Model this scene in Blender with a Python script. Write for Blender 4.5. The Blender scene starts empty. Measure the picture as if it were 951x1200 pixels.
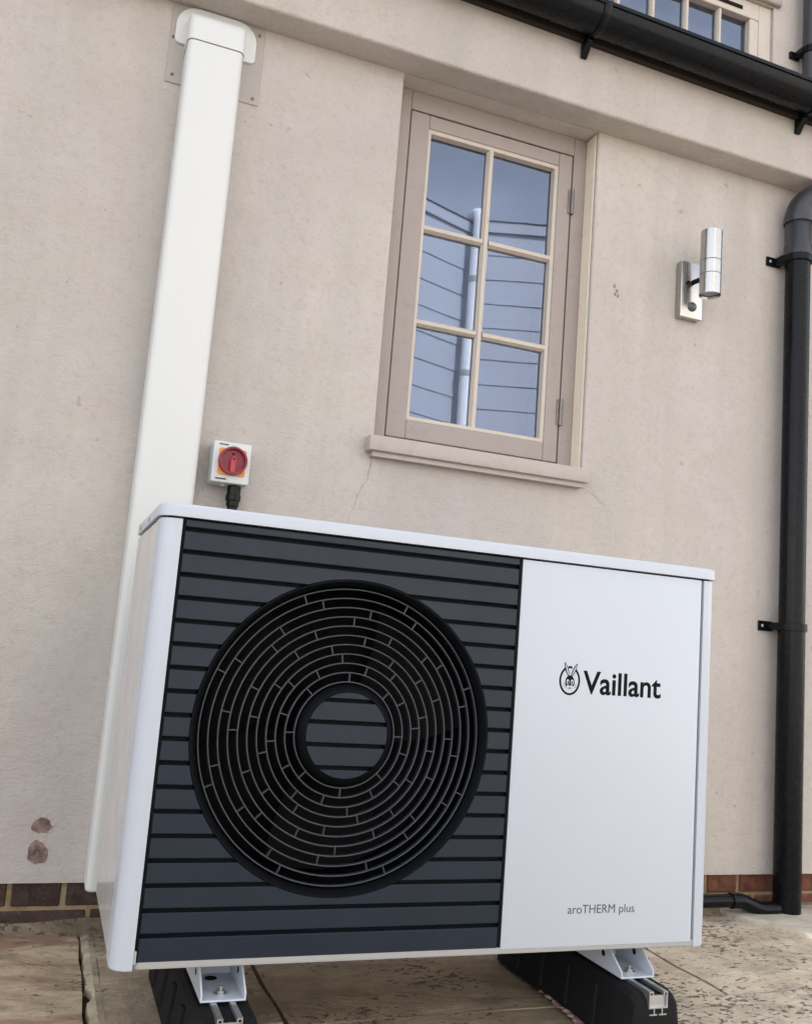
import bpy, bmesh, math, random
from mathutils import Vector, Matrix
from mathutils.geometry import tessellate_polygon
random.seed(7)
S = bpy.context.scene
COL = S.collection
R = math.radians
PI = math.pi

# ---------------------------------------------------------------- camera
f_px, yaw, pit, rol = 1092.757, 0.3539, 0.1454, 0.0782
cam_d = bpy.data.cameras.new("camera")
cam = bpy.data.objects.new("camera", cam_d)
COL.objects.link(cam)
cy_, sy_ = math.cos(yaw), math.sin(yaw)
cp_, sp_ = math.cos(pit), math.sin(pit)
fwd = Vector((sy_ * cp_, cy_ * cp_, sp_))
rt0 = Vector((cy_, -sy_, 0))
up0 = rt0.cross(fwd)
rt = rt0 * math.cos(rol) + up0 * math.sin(rol)
up = up0 * math.cos(rol) - rt0 * math.sin(rol)
M = Matrix((rt, up, -fwd)).transposed().to_4x4()
M.translation = Vector((-0.1509, -1.5403, 0.5512))
cam.matrix_world = M
cam_d.sensor_fit = 'VERTICAL'
cam_d.sensor_height = 24
cam_d.lens = 24 * f_px / 1200
cam_d.clip_start = 0.02
cam_d.clip_end = 2000
S.camera = cam

# ---------------------------------------------------------------- light
SUN_DIR = Vector((0.16, 0.72, 0.66)).normalized()       # towards the sun
elev = math.asin(SUN_DIR.z)
az = math.atan2(SUN_DIR.x, SUN_DIR.y)
w = bpy.data.worlds.new("World")
S.world = w
w.use_nodes = True
nt = w.node_tree
nt.nodes.clear()
sky = nt.nodes.new('ShaderNodeTexSky')
sky.sky_type = 'NISHITA'
sky.sun_disc = False
sky.sun_elevation = elev
sky.sun_rotation = az
sky.air_density = 1.0
sky.dust_density = 1.0
sky.ozone_density = 1.0
hs = nt.nodes.new('ShaderNodeHueSaturation')
hs.inputs['Saturation'].default_value = 0.24
tc = nt.nodes.new('ShaderNodeTexCoord')
mp = nt.nodes.new('ShaderNodeMapping')
mp.inputs['Scale'].default_value = (1.6, 1.6, 4.0)
nz = nt.nodes.new('ShaderNodeTexNoise')
nz.inputs['Scale'].default_value = 2.2
nz.inputs['Detail'].default_value = 6
nz.inputs['Roughness'].default_value = 0.55
mr = nt.nodes.new('ShaderNodeMapRange')
mr.inputs['From Min'].default_value = 0.35
mr.inputs['From Max'].default_value = 0.7
mr.inputs['To Min'].default_value = 0.85
mr.inputs['To Max'].default_value = 1.2
vm = nt.nodes.new('ShaderNodeVectorMath')
vm.operation = 'SCALE'
bg = nt.nodes.new('ShaderNodeBackground')
bg.inputs['Strength'].default_value = 0.15
wo = nt.nodes.new('ShaderNodeOutputWorld')
L = nt.links.new
L(sky.outputs[0], hs.inputs['Color'])
L(tc.outputs['Generated'], mp.inputs['Vector'])
L(mp.outputs[0], nz.inputs['Vector'])
L(nz.outputs['Fac'], mr.inputs['Value'])
L(hs.outputs[0], vm.inputs[0])
L(mr.outputs[0], vm.inputs['Scale'])
L(vm.outputs[0], bg.inputs['Color'])
L(bg.outputs[0], wo.inputs['Surface'])

sun_d = bpy.data.lights.new("sun", 'SUN')
sun_d.energy = 3.2
sun_d.angle = R(0.55)
sun_d.color = (1.0, 0.95, 0.88)
sun = bpy.data.objects.new("sun", sun_d)
COL.objects.link(sun)
sun.rotation_euler = (-SUN_DIR).to_track_quat('-Z', 'Y').to_euler()
sun.location = SUN_DIR * 30

S.view_settings.view_transform = 'Standard'
S.view_settings.look = 'None'
S.view_settings.gamma = 1
S.view_settings.exposure = 1.88
S.render.engine = 'CYCLES'
S.cycles.max_bounces = 8
S.cycles.use_denoising = True

# ---------------------------------------------------------------- materials
class NT:
    def __init__(s, name):
        s.m = bpy.data.materials.new(name)
        s.m.use_nodes = True
        s.t = s.m.node_tree
        s.b = s.t.nodes['Principled BSDF']
        s.tc = s.n('ShaderNodeTexCoord')
    def n(s, kind, **kw):
        x = s.t.nodes.new(kind)
        for k, v in kw.items():
            if k in x.inputs.keys():
                x.inputs[k].default_value = v
            else:
                setattr(x, k, v)
        return x
    def l(s, a, b):
        s.t.links.new(a, b)
    def noise(s, scale, detail=4, rough=0.55, stretch=None, dist=0.0):
        x = s.n('ShaderNodeTexNoise', Scale=scale, Detail=detail, Roughness=rough, Distortion=dist)
        if stretch:
            m = s.n('ShaderNodeMapping')
            m.inputs['Scale'].default_value = stretch
            s.l(s.tc.outputs['Object'], m.inputs['Vector'])
            s.l(m.outputs[0], x.inputs['Vector'])
        else:
            s.l(s.tc.outputs['Object'], x.inputs['Vector'])
        return x.outputs['Fac']
    def ramp(s, fac, stops):
        r = s.n('ShaderNodeValToRGB')
        e = r.color_ramp.elements
        while len(e) < len(stops):
            e.new(0.5)
        for i, (p, c) in enumerate(stops):
            e[i].position = p
            e[i].color = (c, c, c, 1) if not isinstance(c, (tuple, list)) else (*c, 1)
        s.l(fac, r.inputs['Fac'])
        return r.outputs['Color']
    def mix(s, fac, a, b, mode='MIX'):
        x = s.n('ShaderNodeMix', data_type='RGBA', blend_type=mode)
        for sock, v in ((0, fac), (6, a), (7, b)):
            if isinstance(v, (int, float)):
                x.inputs[sock].default_value = v
            elif isinstance(v, tuple):
                x.inputs[sock].default_value = (*v, 1)
            else:
                s.l(v, x.inputs[sock])
        return x.outputs[2]
    def bump(s, h, strength, dist, prev=None):
        x = s.n('ShaderNodeBump', Strength=strength, Distance=dist)
        s.l(h, x.inputs['Height'])
        if prev is not None:
            s.l(prev, x.inputs['Normal'])
        return x.outputs[0]
    def done(s, col=None, rough=None, nrm=None, spec=None, metal=None, coat=None, coat_rough=None):
        b = s.b
        for key, v in (('Base Color', col), ('Roughness', rough), ('Normal', nrm), ('Specular IOR Level', spec),
                       ('Metallic', metal), ('Coat Weight', coat), ('Coat Roughness', coat_rough)):
            if v is None:
                continue
            if isinstance(v, tuple):
                b.inputs[key].default_value = (*v, 1)
            elif isinstance(v, (int, float)):
                b.inputs[key].default_value = v
            else:
                s.l(v, b.inputs[key])
        return s.m

def simple(name, col, rough, spec=0.5, metal=0.0, vary=0.06, vscale=6.0, bump=0.0, bscale=300, coat=0.0, cr=0.1):
    s = NT(name)
    f = s.noise(vscale, 5)
    c = s.mix(f, tuple(x * (1 - vary) for x in col), tuple(min(1, x * (1 + vary)) for x in col))
    r = s.ramp(s.noise(vscale * 3.1, 4), [(0.3, max(0.02, rough - 0.05)), (0.7, min(1, rough + 0.06))])
    nr = s.bump(s.noise(bscale, 3), bump, 0.002) if bump else None
    return s.done(c, r, nr, spec, metal, coat, cr)

def render_mat():
    s = NT("painted_render")
    big = s.noise(1.3, 5, 0.6)
    streak = s.noise(2.4, 4, 0.6, (3.0, 3.0, 0.22), 0.4)
    mott = s.noise(9, 6, 0.65)
    fine = s.noise(70, 4, 0.6)
    hue = s.noise(2.1, 5, 0.62, (1.0, 1.0, 0.55), 0.5)
    c = s.mix(s.ramp(hue, [(0.36, 0.0), (0.62, 1.0)]), (0.54, 0.488, 0.478), (0.55, 0.505, 0.455))
    c = s.mix(s.ramp(big, [(0.32, 0.7), (0.62, 0.0)]), c, (0.445, 0.40, 0.385))
    c = s.mix(s.ramp(streak, [(0.46, 0.0), (0.68, 0.9)]), c, (0.45, 0.42, 0.385))
    c = s.mix(s.ramp(mott, [(0.3, 0.5), (0.65, 0.0)]), c, (0.46, 0.405, 0.365))
    c = s.mix(s.ramp(fine, [(0.25, 0.5), (0.5, 0.0)]), c, (0.40, 0.35, 0.31))
    spot = s.noise(31, 2, 0.5)
    c = s.mix(s.ramp(spot, [(0.735, 0.0), (0.76, 0.45)]), c, (0.30, 0.25, 0.21))
    h1 = s.noise(34, 5, 0.6, (1.0, 1.0, 2.0), 1.2)
    h2 = s.noise(120, 5, 0.7, (0.8, 1.0, 1.5))
    h3 = s.noise(4, 3)
    n = s.bump(h3, 0.5, 0.03)
    n = s.bump(h1, 0.42, 0.006, n)
    n = s.bump(h2, 0.75, 0.003, n)
    return s.done(c, 0.82, n, 0.25)

def trim_mat(name, col, vary=0.1):
    s = NT(name)
    f = s.noise(3.5, 5, 0.6, (1, 1, 0.5))
    d = s.noise(38, 5, 0.7)
    c = s.mix(f, tuple(x * (1 - vary) for x in col), tuple(x * (1 + vary) for x in col))
    c = s.mix(s.ramp(d, [(0.28, 0.5), (0.45, 0.0)]), c, tuple(x * 0.72 for x in col))
    n = s.bump(s.noise(60, 3, 0.5, (1, 1, 0.12)), 0.12, 0.001)
    return s.done(c, 0.5, n, 0.4)

def brick_mat(name, a, b):
    s = NT(name)
    oi = s.n('ShaderNodeObjectInfo')
    base = s.mix(oi.outputs['Random'], a, b)
    d = s.noise(22, 6, 0.7)
    g = s.noise(140, 4, 0.7)
    c = s.mix(s.ramp(d, [(0.35, 0.75), (0.6, 0.0)]), base, tuple(x * 0.45 for x in a))
    c = s.mix(s.ramp(g, [(0.58, 0.0), (0.75, 0.5)]), c, (0.28, 0.2, 0.15))
    n = s.bump(d, 0.5, 0.006)
    n = s.bump(g, 0.6, 0.002, n)
    return s.done(c, 0.88, n, 0.25)

def mortar_mat():
    s = NT("lime_mortar")
    d = s.noise(26, 6, 0.7)
    g = s.noise(210, 3, 0.7)
    c = s.mix(s.ramp(d, [(0.3, 0.0), (0.7, 1.0)]), (0.19, 0.135, 0.075), (0.37, 0.285, 0.175))
    n = s.bump(d, 0.7, 0.006)
    n = s.bump(g, 0.6, 0.0015, n)
    return s.done(c, 0.95, n, 0.15)

def stone_mat(name, a, b, stain, stain_amt, speck):
    s = NT(name)
    oi = s.n('ShaderNodeObjectInfo')
    big = s.noise(2.6, 6, 0.62, (1, 2.2, 1), 0.8)
    mid = s.noise(14, 6, 0.65)
    fine = s.noise(120, 5, 0.7)
    c = s.mix(s.ramp(big, [(0.34, 0.0), (0.66, 1.0)]), a, b)
    c = s.mix(s.ramp(s.noise(3.1, 5, 0.6, (1.0, 3.0, 1), 1.5), [(0.47, 0.0), (0.6, stain_amt)]), c, stain)
    c = s.mix(s.ramp(mid, [(0.36, 0.55), (0.56, 0.0)]), c, tuple(x * 0.55 for x in a))
    c = s.mix(s.ramp(fine, [(0.55, 0.0), (0.75, 0.4)]), c, (0.46, 0.41, 0.34))
    # lichen / dirt specks clustered in patches
    v = s.n('ShaderNodeTexNoise', Scale=58.0, Detail=2.0, Roughness=0.5, Distortion=0.6)
    m = s.n('ShaderNodeMapping')
    m.inputs['Scale'].default_value = (1.0, 1.5, 1.0)
    s.l(s.tc.outputs['Object'], m.inputs['Vector'])
    s.l(m.outputs[0], v.inputs['Vector'])
    patch = s.noise(5, 4, 0.6)
    ad = s.n('ShaderNodeMath', operation='MULTIPLY_ADD')
    s.l(patch, ad.inputs[0])
    ad.inputs[1].default_value = 0.62
    s.l(v.outputs['Fac'], ad.inputs[2])
    sp = s.ramp(ad.outputs[0], [(0.955 - speck, 0.0), (0.985 - speck, 0.8)])
    c = s.mix(sp, c, (0.06, 0.045, 0.035))
    n = s.bump(big, 0.6, 0.03)
    n = s.bump(mid, 0.6, 0.01, n)
    n = s.bump(fine, 0.5, 0.0018, n)
    r = s.ramp(mid, [(0.3, 0.55), (0.7, 0.85)])
    return s.done(c, r, n, 0.35)

def glass_mat():
    m = bpy.data.materials.new("window_glass")
    m.use_nodes = True
    t = m.node_tree
    t.nodes.clear()
    fr = t.nodes.new('ShaderNodeFresnel')
    fr.inputs['IOR'].default_value = 2.75
    tr = t.nodes.new('ShaderNodeBsdfTransparent')
    tr.inputs['Color'].default_value = (0.86, 0.9, 0.92, 1)
    gl = t.nodes.new('ShaderNodeBsdfGlossy')
    gl.inputs['Roughness'].default_value = 0.012
    gl.inputs['Color'].default_value = (0.68, 0.78, 1.0, 1)
    tcn = t.nodes.new('ShaderNodeTexCoord')
    no = t.nodes.new('ShaderNodeTexNoise')
    no.inputs['Scale'].default_value = 3.0
    bp = t.nodes.new('ShaderNodeBump')
    bp.inputs['Strength'].default_value = 0.014
    bp.inputs['Distance'].default_value = 0.01
    mx = t.nodes.new('ShaderNodeMixShader')
    o = t.nodes.new('ShaderNodeOutputMaterial')
    k = t.links.new
    k(tcn.outputs['Object'], no.inputs['Vector'])
    k(no.outputs['Fac'], bp.inputs['Height'])
    k(bp.outputs[0], gl.inputs['Normal'])
    k(fr.outputs[0], mx.inputs[0])
    k(tr.outputs[0], mx.inputs[1])
    k(gl.outputs[0], mx.inputs[2])
    k(mx.outputs[0], o.inputs['Surface'])
    return m

def plate_mat():
    s = NT("clear_plastic_plate")
    c = s.mix(s.noise(14, 5), (0.35, 0.32, 0.29), (0.41, 0.375, 0.345))
    n = s.bump(s.noise(60, 4), 0.12, 0.002)
    return s.done(c, 0.35, n, 0.5)

MR = render_mat()
MTRIM = trim_mat("taupe_window_paint", (0.335, 0.285, 0.262))
MTRIM2 = trim_mat("cream_window_paint", (0.53, 0.465, 0.405))
MSILL = trim_mat("sill_paint", (0.43, 0.375, 0.35))
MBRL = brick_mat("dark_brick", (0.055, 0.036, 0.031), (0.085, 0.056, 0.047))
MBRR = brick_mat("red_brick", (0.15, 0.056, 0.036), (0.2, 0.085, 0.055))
MMOR = mortar_mat()
MSTB = stone_mat("brown_sandstone", (0.40, 0.30, 0.205), (0.58, 0.47, 0.315), (0.30, 0.165, 0.115), 0.85, -0.02)
MSTG = stone_mat("buff_sandstone", (0.54, 0.465, 0.36), (0.68, 0.60, 0.475), (0.57, 0.43, 0.30), 0.45, 0.04)
MSTD = stone_mat("grey_brown_sandstone", (0.36, 0.285, 0.20), (0.46, 0.375, 0.275), (0.34, 0.25, 0.165), 0.5, 0.01)
MCON = stone_mat("concrete", (0.56, 0.51, 0.42), (0.64, 0.59, 0.49), (0.48, 0.42, 0.33), 0.3, -0.06)
MFILLET = stone_mat("dirty_fillet", (0.15, 0.115, 0.075), (0.27, 0.21, 0.14), (0.12, 0.085, 0.055), 0.6, 0.02)
MJOINT = simple("joint_dirt", (0.05, 0.038, 0.026), 0.95, 0.1, vary=0.3, vscale=40)
MSTRIP = stone_mat("pale_mortar", (0.42, 0.35, 0.24), (0.54, 0.47, 0.34), (0.4, 0.31, 0.2), 0.4, -0.03)
MGLASS = glass_mat()
MPLATE = plate_mat()
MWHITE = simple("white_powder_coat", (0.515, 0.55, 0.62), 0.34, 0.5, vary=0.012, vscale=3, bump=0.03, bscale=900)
MWSIDE = simple("white_gloss_side", (0.66, 0.66, 0.665), 0.2, 0.55, vary=0.012, vscale=3, coat=0.35, cr=0.12)
MUPVC = simple("white_upvc", (0.65, 0.655, 0.645), 0.36, 0.5, vary=0.018, vscale=4)
MBASE = simple("grey_white_tray", (0.41, 0.405, 0.40), 0.45, vary=0.05)
MSLATE = simple("slate_grey_plastic", (0.0115, 0.0185, 0.031), 0.40, 0.32, vary=0.1, vscale=5, bump=0.05, bscale=700)
MRING = simple("grille_plastic", (0.032, 0.037, 0.046), 0.38, 0.5, vary=0.08)
MGROOVE = simple("groove_plastic", (0.003, 0.0035, 0.005), 0.6, 0.1)
MBLACKIN = simple("fan_chamber_black", (0.004, 0.004, 0.005), 0.8, 0.1)
MBLADE = simple("fan_blade_black", (0.0025, 0.0025, 0.003), 0.7, 0.1)
MPIPE = simple("black_pvc", (0.004, 0.0046, 0.0062), 0.25, 0.17, vary=0.2, vscale=9, bump=0.04, bscale=260)
MPIPE2 = simple("weathered_grey_pvc", (0.030, 0.033, 0.040), 0.34, 0.5, vary=0.12, vscale=8)
MGUT = simple("black_gutter_plastic", (0.0032, 0.004, 0.0062), 0.28, 0.2, vary=0.2, vscale=7, bump=0.05, bscale=200)
MRUB = simple("black_rubber", (0.008, 0.008, 0.0085), 0.75, 0.22, vary=0.3, vscale=60, bump=0.5, bscale=420)
def steel_mat():
    s = NT("brushed_steel")
    g = s.noise(900, 2, 0.5, (1, 1, 0.02))
    c = s.mix(g, (0.40, 0.395, 0.38), (0.52, 0.51, 0.495))
    return s.done(c, s.ramp(g, [(0.3, 0.2), (0.7, 0.3)]), s.bump(g, 0.06, 0.0005), 0.5, 1.0)
MSTEEL = steel_mat()
MALU = simple("aluminium", (0.60, 0.61, 0.62), 0.32, metal=0.9, vary=0.08, vscale=30)
MZINC = simple("zinc_plate", (0.45, 0.47, 0.47), 0.35, metal=0.9, vary=0.2, vscale=90)
MHINGE = simple("weathered_hinge", (0.2, 0.18, 0.165), 0.4, metal=0.6, vary=0.3, vscale=120)
MDARK = simple("dark_gap", (0.015, 0.013, 0.012), 0.9, 0.1)
MINK = simple("print_ink", (0.006, 0.0065, 0.008), 0.6, 0.08)
MINK2 = simple("grey_print_ink", (0.06, 0.065, 0.075), 0.5, 0.3)
MRED = simple("red_plastic", (0.21, 0.008, 0.022), 0.38, 0.5, vary=0.08)
MRED2 = simple("red_handle_plastic", (0.40, 0.025, 0.055), 0.38, 0.5, vary=0.08)
MORANGE = simple("orange_plastic", (0.74, 0.27, 0.055), 0.45, vary=0.06)
MGREYBOX = simple("pale_grey_plastic", (0.60, 0.61, 0.60), 0.42, vary=0.03)
MLENS = simple("sensor_dome", (0.09, 0.09, 0.09), 0.18, 0.6)
MREVEAL = trim_mat("lit_reveal_cream", (0.80, 0.71, 0.575), 0.05)
MFASC = simple("dark_brown_fascia", (0.035, 0.028, 0.024), 0.7, 0.2)
MPATCH = None
MCLAD = simple("blue_grey_weatherboard", (0.40, 0.42, 0.46), 0.55, 0.3, vary=0.05, vscale=2)
MBOUNCE = simple("pale_bounce_render", (0.56, 0.53, 0.49), 0.85, 0.2, vary=0.05, vscale=3)
MINTER = simple("room_plaster", (0.35, 0.38, 0.45), 0.9, 0.1)
MTILE = simple("roof_tile_clay", (0.12, 0.075, 0.06), 0.85, 0.2, vary=0.3, vscale=20)
MPOLE = simple("bright_white_paint", (0.85, 0.86, 0.87), 0.5)
MPINK = simple("pink_torn_film", (0.36, 0.235, 0.205), 0.55, 0.4, vary=0.2, vscale=60)
MEARTH = stone_mat("ground_gravel", (0.16, 0.14, 0.11), (0.26, 0.23, 0.19), (0.2, 0.16, 0.12), 0.4, 0.0)

def patch_mat():
    s = NT("bare_stone_patch")
    d = s.noise(45, 6, 0.7)
    c = s.mix(s.ramp(d, [(0.35, 0.0), (0.68, 1.0)]), (0.12, 0.078, 0.066), (0.36, 0.265, 0.23))
    n = s.bump(d, 0.9, 0.006)
    return s.done(c, 0.9, n, 0.2)
MPATCH = patch_mat()

# ---------------------------------------------------------------- mesh helpers
def arc(cx, cy, r, a0, a1, n):
    return [(cx + r * math.cos(R(a0 + (a1 - a0) * i / n)), cy + r * math.sin(R(a0 + (a1 - a0) * i / n))) for i in range(n + 1)]

def rrect(x0, x1, y0, y1, r, n=4):
    """rounded rectangle outline, r = one radius or (bl, br, tr, tl)"""
    rs = r if isinstance(r, (tuple, list)) else (r,) * 4
    o = []
    for (cx, cy, a), q in zip(((x0, y0, 180), (x1, y0, 270), (x1, y1, 0), (x0, y1, 90)), rs):
        if q <= 0:
            o.append((cx, cy))
        else:
            mx = cx + q if cx == x0 else cx - q
            my = cy + q if cy == y0 else cy - q
            o += arc(mx, my, q, a, a + 90, n)
    return o

class MB:
    def __init__(s):
        s.bm = bmesh.new()
    def add(s, verts, faces):
        vs = [s.bm.verts.new(v) for v in verts]
        out = []
        for f in faces:
            try:
                out.append(s.bm.faces.new([vs[i] for i in f]))
            except ValueError:
                pass
        return vs, out
    def box(s, x0, x1, y0, y1, z0, z1, bev=0.0, seg=1, jit=0.0):
        b = bmesh.new()
        j = lambda: random.uniform(-jit, jit) if jit else 0.0
        v = [b.verts.new((x + j(), y + j(), z + j())) for z in (z0, z1) for x, y in ((x0, y0), (x1, y0), (x1, y1), (x0, y1))]
        for f in ((3, 2, 1, 0), (4, 5, 6, 7), (0, 1, 5, 4), (1, 2, 6, 5), (2, 3, 7, 6), (3, 0, 4, 7)):
            b.faces.new([v[i] for i in f])
        if bev:
            bmesh.ops.bevel(b, geom=b.edges[:], offset=bev, segments=seg, profile=0.5, affect='EDGES')
        s.merge(b)
        return s
    def merge(s, b, mat=None):
        me = bpy.data.meshes.new("t")
        b.to_mesh(me)
        b.free()
        if mat is not None:
            me.transform(mat)
        s.bm.from_mesh(me)
        bpy.data.meshes.remove(me)
    def prism(s, pts, axis, a0, a1, bev=0.0, bev_end=None, seg=2):
        """outline pts (u,v) extruded along axis from a0 to a1. axis y: (x,z); z: (x,y); x: (y,z).
        bev rounds the outline edge at the a0 end ('lo'), a1 end ('hi') or 'both'."""
        b = bmesh.new()
        mk = {'y': lambda u, v, a: (u, a, v), 'z': lambda u, v, a: (u, v, a), 'x': lambda u, v, a: (a, u, v)}[axis]
        n = len(pts)
        A = [b.verts.new(mk(u, v, a0)) for u, v in pts]
        B = [b.verts.new(mk(u, v, a1)) for u, v in pts]
        fa = b.faces.new(A)
        fb = b.faces.new(B[::-1])
        for i in range(n):
            b.faces.new([A[i], B[i], B[(i + 1) % n], A[(i + 1) % n]])
        b.normal_update()
        bmesh.ops.recalc_face_normals(b, faces=b.faces[:])
        if bev:
            ed = []
            if bev_end in ('lo', 'both'):
                ed += list(fa.edges)
            if bev_end in ('hi', 'both'):
                ed += list(fb.edges)
            bmesh.ops.bevel(b, geom=ed, offset=bev, segments=seg, profile=0.5, affect='EDGES', clamp_overlap=True)
        s.merge(b)
        return s
    def lathe(s, prof, c, axis='y', seg=48, cap=False):
        """prof: (radius, along) revolved about axis through c"""
        ring = []
        for r_, a in prof:
            row = []
            for i in range(seg):
                t = 2 * PI * i / seg
                u, v = r_ * math.cos(t), r_ * math.sin(t)
                p = {'y': (c[0] + u, c[1] + a, c[2] + v), 'z': (c[0] + u, c[1] + v, c[2] + a), 'x': (c[0] + a, c[1] + u, c[2] + v)}[axis]
                row.append(s.bm.verts.new(p))
            ring.append(row)
        for a, b in zip(ring, ring[1:]):
            for i in range(seg):
                s.bm.faces.new([a[i], a[(i + 1) % seg], b[(i + 1) % seg], b[i]])
        if cap:
            s.bm.faces.new(ring[0][::-1])
            s.bm.faces.new(ring[-1])
        return s
    def tube(s, path, rad, seg=20, cap=True):
        """swept round tube; rad one value or one per point"""
        P = [Vector(p) for p in path]
        rr = rad if isinstance(rad, (list, tuple)) else [rad] * len(P)
        rows = []
        u = None
        for i, p in enumerate(P):
            d = (P[min(i + 1, len(P) - 1)] - P[max(i - 1, 0)]).normalized()
            if u is None:
                u = d.orthogonal().normalized()
            u = (u - d * u.dot(d)).normalized()
            v = d.cross(u)
            rows.append([s.bm.verts.new(p + (u * math.cos(2 * PI * k / seg) + v * math.sin(2 * PI * k / seg)) * rr[i]) for k in range(seg)])
        for a, b in zip(rows, rows[1:]):
            for k in range(seg):
                s.bm.faces.new([a[k], a[(k + 1) % seg], b[(k + 1) % seg], b[k]])
        if cap:
            s.bm.faces.new(rows[0][::-1])
            s.bm.faces.new(rows[-1])
        return s
    def sheet_hole(s, outer, holes, y):
        """flat sheet in the XZ plane at y, with holes"""
        b = bmesh.new()
        ed = []
        for loop in [outer] + holes:
            vs = [b.verts.new((u, y, v)) for u, v in loop]
            for i in range(len(vs)):
                ed.append(b.edges.new((vs[i], vs[(i + 1) % len(vs)])))
        bmesh.ops.triangle_fill(b, use_beauty=True, use_dissolve=False, edges=ed, normal=(0, -1, 0))
        s.merge(b)
        return s
    def flat(s, pts, y, th=0.0003):
        return s.prism(pts, 'y', y - th, y)
    def build(s, name, mat, parent=None, smooth=None, fix=True, label=None, kind=None):
        if fix:
            bmesh.ops.recalc_face_normals(s.bm, faces=s.bm.faces[:])
        me = bpy.data.meshes.new(name)
        s.bm.to_mesh(me)
        s.bm.free()
        o = bpy.data.objects.new(name, me)
        COL.objects.link(o)
        if parent is not None:
            root = parent
            while root.parent is not None:
                root = root.parent
            if root.type == 'EMPTY':
                me.transform(Matrix.Translation(-root.location))
            o.parent = parent
        me.materials.append(mat)
        if smooth is not None:
            for p in me.polygons:
                p.use_smooth = True
            try:
                me.set_sharp_from_angle(angle=R(smooth))
            except Exception:
                pass
        if label:
            o['label'] = label
        if kind:
            o['kind'] = kind
        return o

def thing(name, loc, label, cat, group=None, kind=None):
    o = bpy.data.objects.new(name, None)
    o.empty_display_size = 0.1
    COL.objects.link(o)
    o.location = loc
    if label:
        o['label'] = label
    if cat:
        o['category'] = cat
    if group:
        o['group'] = group
    if kind:
        o['kind'] = kind
    return o

def tag(o, label, cat, group=None):
    o['label'] = label
    o['category'] = cat
    if group:
        o['group'] = group
    return o

def copy_part(o, parent, dx=0, dy=0, dz=0):
    c = o.copy()
    COL.objects.link(c)
    c.parent = parent
    c.location = o.location + Vector((dx, dy, dz))
    return c

GZ = -0.125          # top of the paving
WY = 0.75            # face of the render

# ---------------------------------------------------------------- ground
g = MB()
g.add([(-400, -400, GZ - 0.09), (400, -400, GZ - 0.09), (400, 400, GZ - 0.09), (-400, 400, GZ - 0.09)], [(0, 1, 2, 3)])
g.build("ground", MEARTH, kind='structure', fix=False)

pv = MB()
pv.box(-3.2, 4.6, -7.5, 0.80, GZ - 0.085, GZ - 0.022)
paving = pv.build("paving", MJOINT, kind='structure')

def slab(x0, x1, y0, y1, mat, dz=0.0):
    b = bmesh.new()
    nx, ny = max(2, int((x1 - x0) / 0.09)), max(2, int((y1 - y0) / 0.09))
    top = [[None] * (ny + 1) for _ in range(nx + 1)]
    rnd = random.Random(int(x0 * 1000) + int(y0 * 77))
    for i in range(nx + 1):
        for j in range(ny + 1):
            ex = i in (0, nx)
            ey = j in (0, ny)
            x = x0 + (x1 - x0) * i / nx + (rnd.uniform(-.0035, .0035) if ex else rnd.uniform(-.02, .02))
            y = y0 + (y1 - y0) * j / ny + (rnd.uniform(-.0035, .0035) if ey else rnd.uniform(-.02, .02))
            z = GZ + dz + rnd.uniform(-.0022, .0022) - (0.004 if (ex or ey) else 0)
            top[i][j] = b.verts.new((x, y, z))
    for i in range(nx):
        for j in range(ny):
            b.faces.new([top[i][j], top[i + 1][j], top[i + 1][j + 1], top[i][j + 1]])
    be = [e for e in b.edges if e.is_boundary]
    r = bmesh.ops.extrude_edge_only(b, edges=be)
    for v in [e for e in r['geom'] if isinstance(e, bmesh.types.BMVert)]:
        v.co.z = GZ - 0.03
    m = MB()
    m.merge(b)
    return m.build("slab", mat, paving, smooth=40)

rows = [
    (0.1885, 0.762, [-1.6, -0.72, -0.006, None, 0.03, 0.338, 0.9, 1.312, 2.02, 2.7, 3.4, 4.5]),
    (-0.42, 0.1865, [-1.5, -0.66, -0.006, None, 0.03, 0.50, 0.95, 1.86, 2.55, 3.3, 4.4]),
    (-1.02, -0.432, [-1.6, -0.8, -0.1, 0.45, 1.05, 1.65, 2.4, 3.2, 4.4]),
    (-1.62, -1.032, [-1.5, -0.6, 0.0, 0.75, 1.35, 2.1, 2.9, 3.7, 4.4]),
    (-2.4, -1.632, [-1.6, -0.9, 0.0, 0.8, 1.6, 2.4, 3.2, 4.4]),
    (-3.2, -2.412, [-1.6, -0.7, 0.2, 1.0, 1.9, 2.7, 3.5, 4.4]),
]
for y0, y1, xs in rows:
    i = 0
    while i < len(xs) - 1:
        a, b_ = xs[i], xs[i + 1]
        if b_ is None:
            i += 2
            continue
        gap = 0.0042 if b_ != 1.312 and a != 1.312 else 0.0062
        mat = MSTB if b_ < 0.01 else (MSTD if b_ < 1.2 else MSTG)
        slab(a + (gap if a != 0.03 else 0), b_ - (gap if b_ > 0 else 0), y0 + .0032, y1 - .0032, mat, random.uniform(-.002, .002))
        i += 1
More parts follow.
